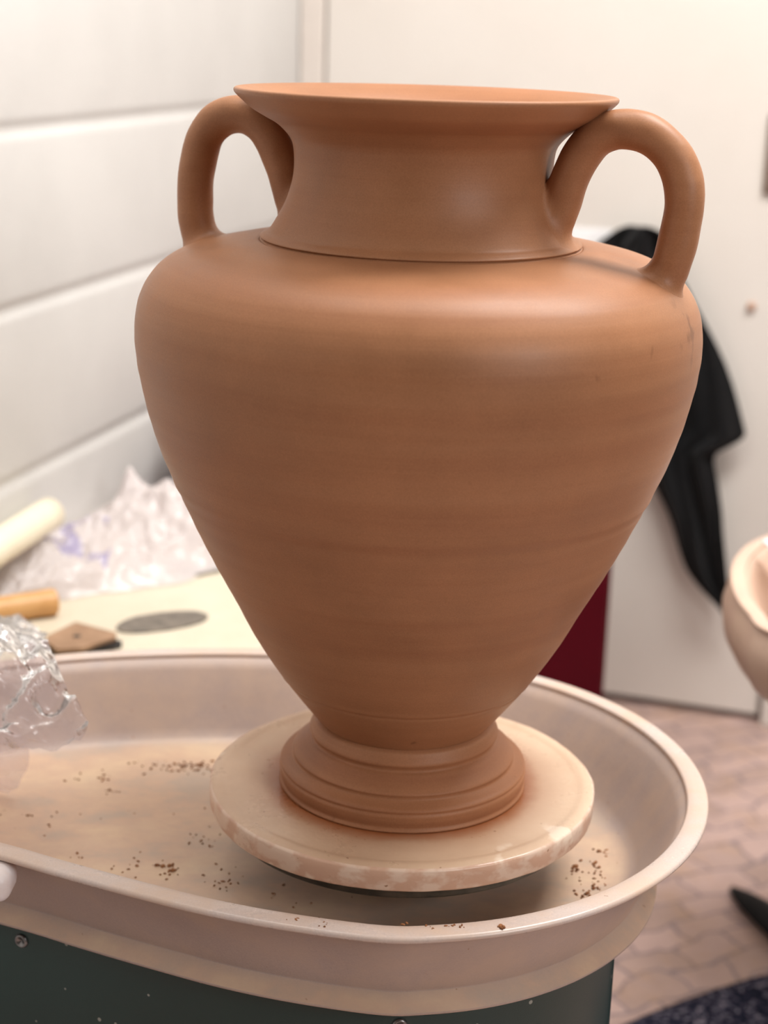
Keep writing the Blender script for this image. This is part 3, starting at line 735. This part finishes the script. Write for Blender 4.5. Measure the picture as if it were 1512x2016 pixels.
for i in range(nx):
    for j in range(ny):
        u, v_ = i / (nx - 1), j / (ny - 1)
        sv = -1.15 + u * .375; p = WP(sv, .005 + v_ * (fr_t(sv) - .005))
        p += n_left * (noise.noise(Vector((u * 9, v_ * 3, 0))) * .012 * v_)
        h_ = sum(a * math.exp(-(((p.x - x0) ** 2 + (p.y - y0) ** 2) / (2 * sg * sg))) for x0, y0, a, sg in G)
        env = max(0, min(1, u * 14, (1 - u) * 14, (1 - v_) * 4.5))
        z = TZ + .0015 + env * (h_ * (.86 + .16 * crumple(Vector((p.x, p.y, 0)), 22)) + .006 + .006 * crumple(Vector((p.x, p.y, 4)), 34))
        V.append((p.x, p.y, max(z, TZ + .0008)))
for i in range(nx - 1):
    for j in range(ny - 1): a = i * ny + j; F.append((a, a + ny, a + ny + 1, a + 1))
o = mobj('plastic_bag', V, F, M['cloudy'], origin=(-.40, .79, TZ)); tag(o, 'crumpled cloudy white plastic bag with violet marks heaped on the table by the wall', 'plastic bag')
me = o.data
# cream tube leaning on the heap against the wall
tp = [corner + d_left * a + n_left * .0245 + Vector((0, 0, Z0 + z_)) for a, z_ in ((-1.36, -.026), (-1.15, -.014), (-.992, -.0085))]
V, F = [], []
path = catmull(tp, 6); seg = 28; rr0 = .020
rads = [rr0] * len(path)
V, F = tube(path, rads, seg, caps=False); off = len(V)
V2, F2 = tube(path, [rr0 - .003] * len(path), seg, caps=False); V += V2; F += [tuple(i + off for i in f) for f in F2]
for e in (0, len(path) - 1):
    for q in range(seg): F.append((e * seg + q, e * seg + (q + 1) % seg, off + e * seg + (q + 1) % seg, off + e * seg + q))
o = mobj('cardboard_tube', V, F, M['tube'], origin=(-.50, .55, TZ + .07)); tag(o, 'cream tube lying along the block wall on top of the plastic', 'tube')

# clear plastic bag spilling over the pan's far left rim
ctrl = []   # rows from the far/top edge outside the frame to the hem inside the pan
rowsb = [
    [(-.525, .36, .004), (-.50, .35, .010), (-.44, .33, .008), (-.38, .31, .004), (-.345, .28, .003)],
    [(-.545, .26, .020), (-.49, .25, .030), (-.42, .24, .028), (-.365, .225, .020), (-.335, .20, .014)],
    [(-.55, .17, .050), (-.48, .16, .062), (-.40, .15, .058), (-.35, .14, .052), (-.318, .125, .045)],
    [(-.55, .10, .070), (-.48, .09, .088), (-.39, .08, .090), (-.335, .075, .086), (-.295, .07, .072)],
    [(-.55, .03, .075), (-.47, .02, .095), (-.385, .02, .092), (-.322, .02, .080), (-.272, .02, .060)],
    [(-.55, -.01, .040), (-.46, -.015, .050), (-.385, -.012, .046), (-.315, -.01, .042), (-.248, -.004, .036)],
    [(-.54, -.02, .012), (-.46, -.025, .020), (-.385, -.02, .014), (-.32, -.018, .018), (-.254, -.010, .028)]]
rs = [catmull(r_, 14) for r_ in rowsb]; ncol = len(rs[0]); V, F = [], []
colsb = []
for c_ in range(ncol): colsb.append(catmull([r_[c_] for r_ in rs], 14))
nr = len(colsb[0])
for c_ in range(ncol):
    for j in range(nr):
        p = colsb[c_][j] + Vector((0, 0, Z0))
        q = Vector((p.x, p.y, p.z))
        p += Vector((0, -.006, .012)) * (crumple(q, 17) - .9) + Vector((.2, -.4, .6)) * .007 * (crumple(q + Vector((3, 1, 2)), 42) - .9)
        V.append(p)
for c_ in range(ncol - 1):
    for j in range(nr - 1): a = c_ * nr + j; F.append((a, a + nr, a + nr + 1, a + 1))
off = len(V)      # hanging tail down to the pan floor
tail = [[(-.385, .02, .03), (-.35, .025, .026), (-.318, .03, .022)], [(-.385, .05, -.01), (-.35, .055, -.012), (-.312, .058, -.014)], [(-.385, .075, -.045), (-.35, .08, -.048), (-.322, .08, -.05)], [(-.385, .085, -.071), (-.36, .09, -.071), (-.338, .088, -.072)]]
rt = [catmull(r_, 10) for r_ in tail]; nc2 = len(rt[0]); ct = [catmull([r_[c_] for r_ in rt], 10) for c_ in range(nc2)]; nr2 = len(ct[0])
for c_ in range(nc2):
    for j in range(nr2):
        p = ct[c_][j] + Vector((0, 0, Z0)); p += Vector((.3, -.7, 0)) * .008 * (crumple(p, 30) - .9); V.append(p)
for c_ in range(nc2 - 1):
    for j in range(nr2 - 1): a = off + c_ * nr2 + j; F.append((a, a + nr2, a + nr2 + 1, a + 1))
o = mobj('plastic_bag', V, F, M['film'], origin=(-.40, .1, Z0)); tag(o, 'crumpled clear plastic bag hanging over the left end of the splash pan', 'plastic bag')

# ------------------------------------------------------------------ things on the floor at the lower right
V, F = [], []
nx, ny = 60, 40
for i in range(nx):
    for j in range(ny):
        u, v_ = i / (nx - 1), j / (ny - 1)
        x = .22 + u * .55; ytop = .44 + .17 * min(1, max(0, (x - .22) / .24)) ** .7 + .03 * u
        y = ytop - v_ * .5
        z = .012 + .003 * noise.noise(Vector((x * 90, y * 90, 0))); z *= min(1, .3 + 8 * min(u, v_, 1 - u, 1 - v_) + .2)
        V.append((x, y, z))
for i in range(nx - 1):
    for j in range(ny - 1): a = i * ny + j; F.append((a, a + ny, a + ny + 1, a + 1))
o = mobj('floor_mat', V, F, M['mat'], origin=(.45, .4, 0)); m = o.modifiers.new('th', 'SOLIDIFY'); m.thickness = .008; m.offset = -1
tag(o, 'navy speckled floor mat at the bottom right corner', 'mat')
# black strap end lying on the floor
V, F = [], []
cen = catmull([(.461, .858, .003), (.466, .835, .010), (.478, .795, .016), (.492, .745, .018), (.510, .700, .016), (.53, .65, .008)], 6)
wd = [.004 + .018 * min(1, i / 12) for i in range(len(cen))]
for i, p in enumerate(cen):
    t = (cen[min(i + 1, len(cen) - 1)] - cen[max(0, i - 1)]).normalized(); s_ = t.cross(Vector((0, 0, 1))).normalized()
    for u in (-1, -.5, 0, .5, 1): V.append(p + s_ * u * wd[i] + Vector((0, 0, .004 * (1 - u * u))))
for i in range(len(cen) - 1):
    for q in range(4): a = i * 5 + q; F.append((a, a + 1, a + 6, a + 5))
o = mobj('black_strap', V, F, M['cloth'], origin=(.49, .75, 0)); m = o.modifiers.new('th', 'SOLIDIFY'); m.thickness = .003; m.offset = -1
tag(o, 'pointed black strap end on the brown tiles at the right edge', 'strap')

# ------------------------------------------------------------------ light
def area(name, loc, target, sx, sy, power, colr, spread=180):
    l = bpy.data.lights.new(name, 'AREA'); l.shape = 'RECTANGLE'; l.size = sx; l.size_y = sy; l.energy = power; l.color = colr; l.spread = R(spread)
    o = bpy.data.objects.new(name, l); o.location = loc; o.rotation_euler = (Vector(target) - Vector(loc)).to_track_quat('-Z', 'Y').to_euler(); return link(o)
area('ceiling_lamp', (.85, .30, 2.62), (.85, .30, 0), 1.2, .6, 52, (1, .985, .955))
area('ceiling_lamp', (-.5, .1, 2.62), (-.5, .1, 0), 1.0, .4, 12, (1, .985, .955))
area('window_light', (1.8, -2.0, 1.8), (-.1, .3, .85), .8, .7, 24, (1, .985, .98))
wd_ = bpy.data.worlds.new('room_fill'); SC.world = wd_; wd_.use_nodes = True
wd_.node_tree.nodes['Background'].inputs[0].default_value = (1, .97, .95, 1); wd_.node_tree.nodes['Background'].inputs[1].default_value = .03

# ------------------------------------------------------------------ camera
yaw, pitch, roll, fpx = -.017173, .28607836, .03033175, 3272.46
f = Vector((math.sin(yaw) * math.cos(pitch), math.cos(yaw) * math.cos(pitch), -math.sin(pitch)))
r = Vector((math.cos(yaw), -math.sin(yaw), 0)); d = f.cross(r)
c_, s_ = math.cos(roll), math.sin(roll)
r2, d2 = r * c_ - d * s_, r * s_ + d * c_
cam = bpy.data.cameras.new('camera'); co = bpy.data.objects.new('camera', cam); link(co)
mw = Matrix(((r2.x, -d2.x, -f.x), (r2.y, -d2.y, -f.y), (r2.z, -d2.z, -f.z))).to_4x4(); mw.translation = Vector((0, -1.20918, .57470 + Z0))
co.matrix_world = mw
cam.sensor_fit = 'VERTICAL'; cam.sensor_height = 36; cam.sensor_width = 27; cam.lens = fpx / 2016 * 36
cam.dof.use_dof = True; cam.dof.focus_distance = 1.15; cam.dof.aperture_fstop = 4.6
SC.camera = co
SC.view_settings.view_transform = 'Standard'; SC.view_settings.look = 'None'; SC.view_settings.gamma = 1; SC.view_settings.use_curve_mapping = False
SC.view_settings.exposure = 0.36
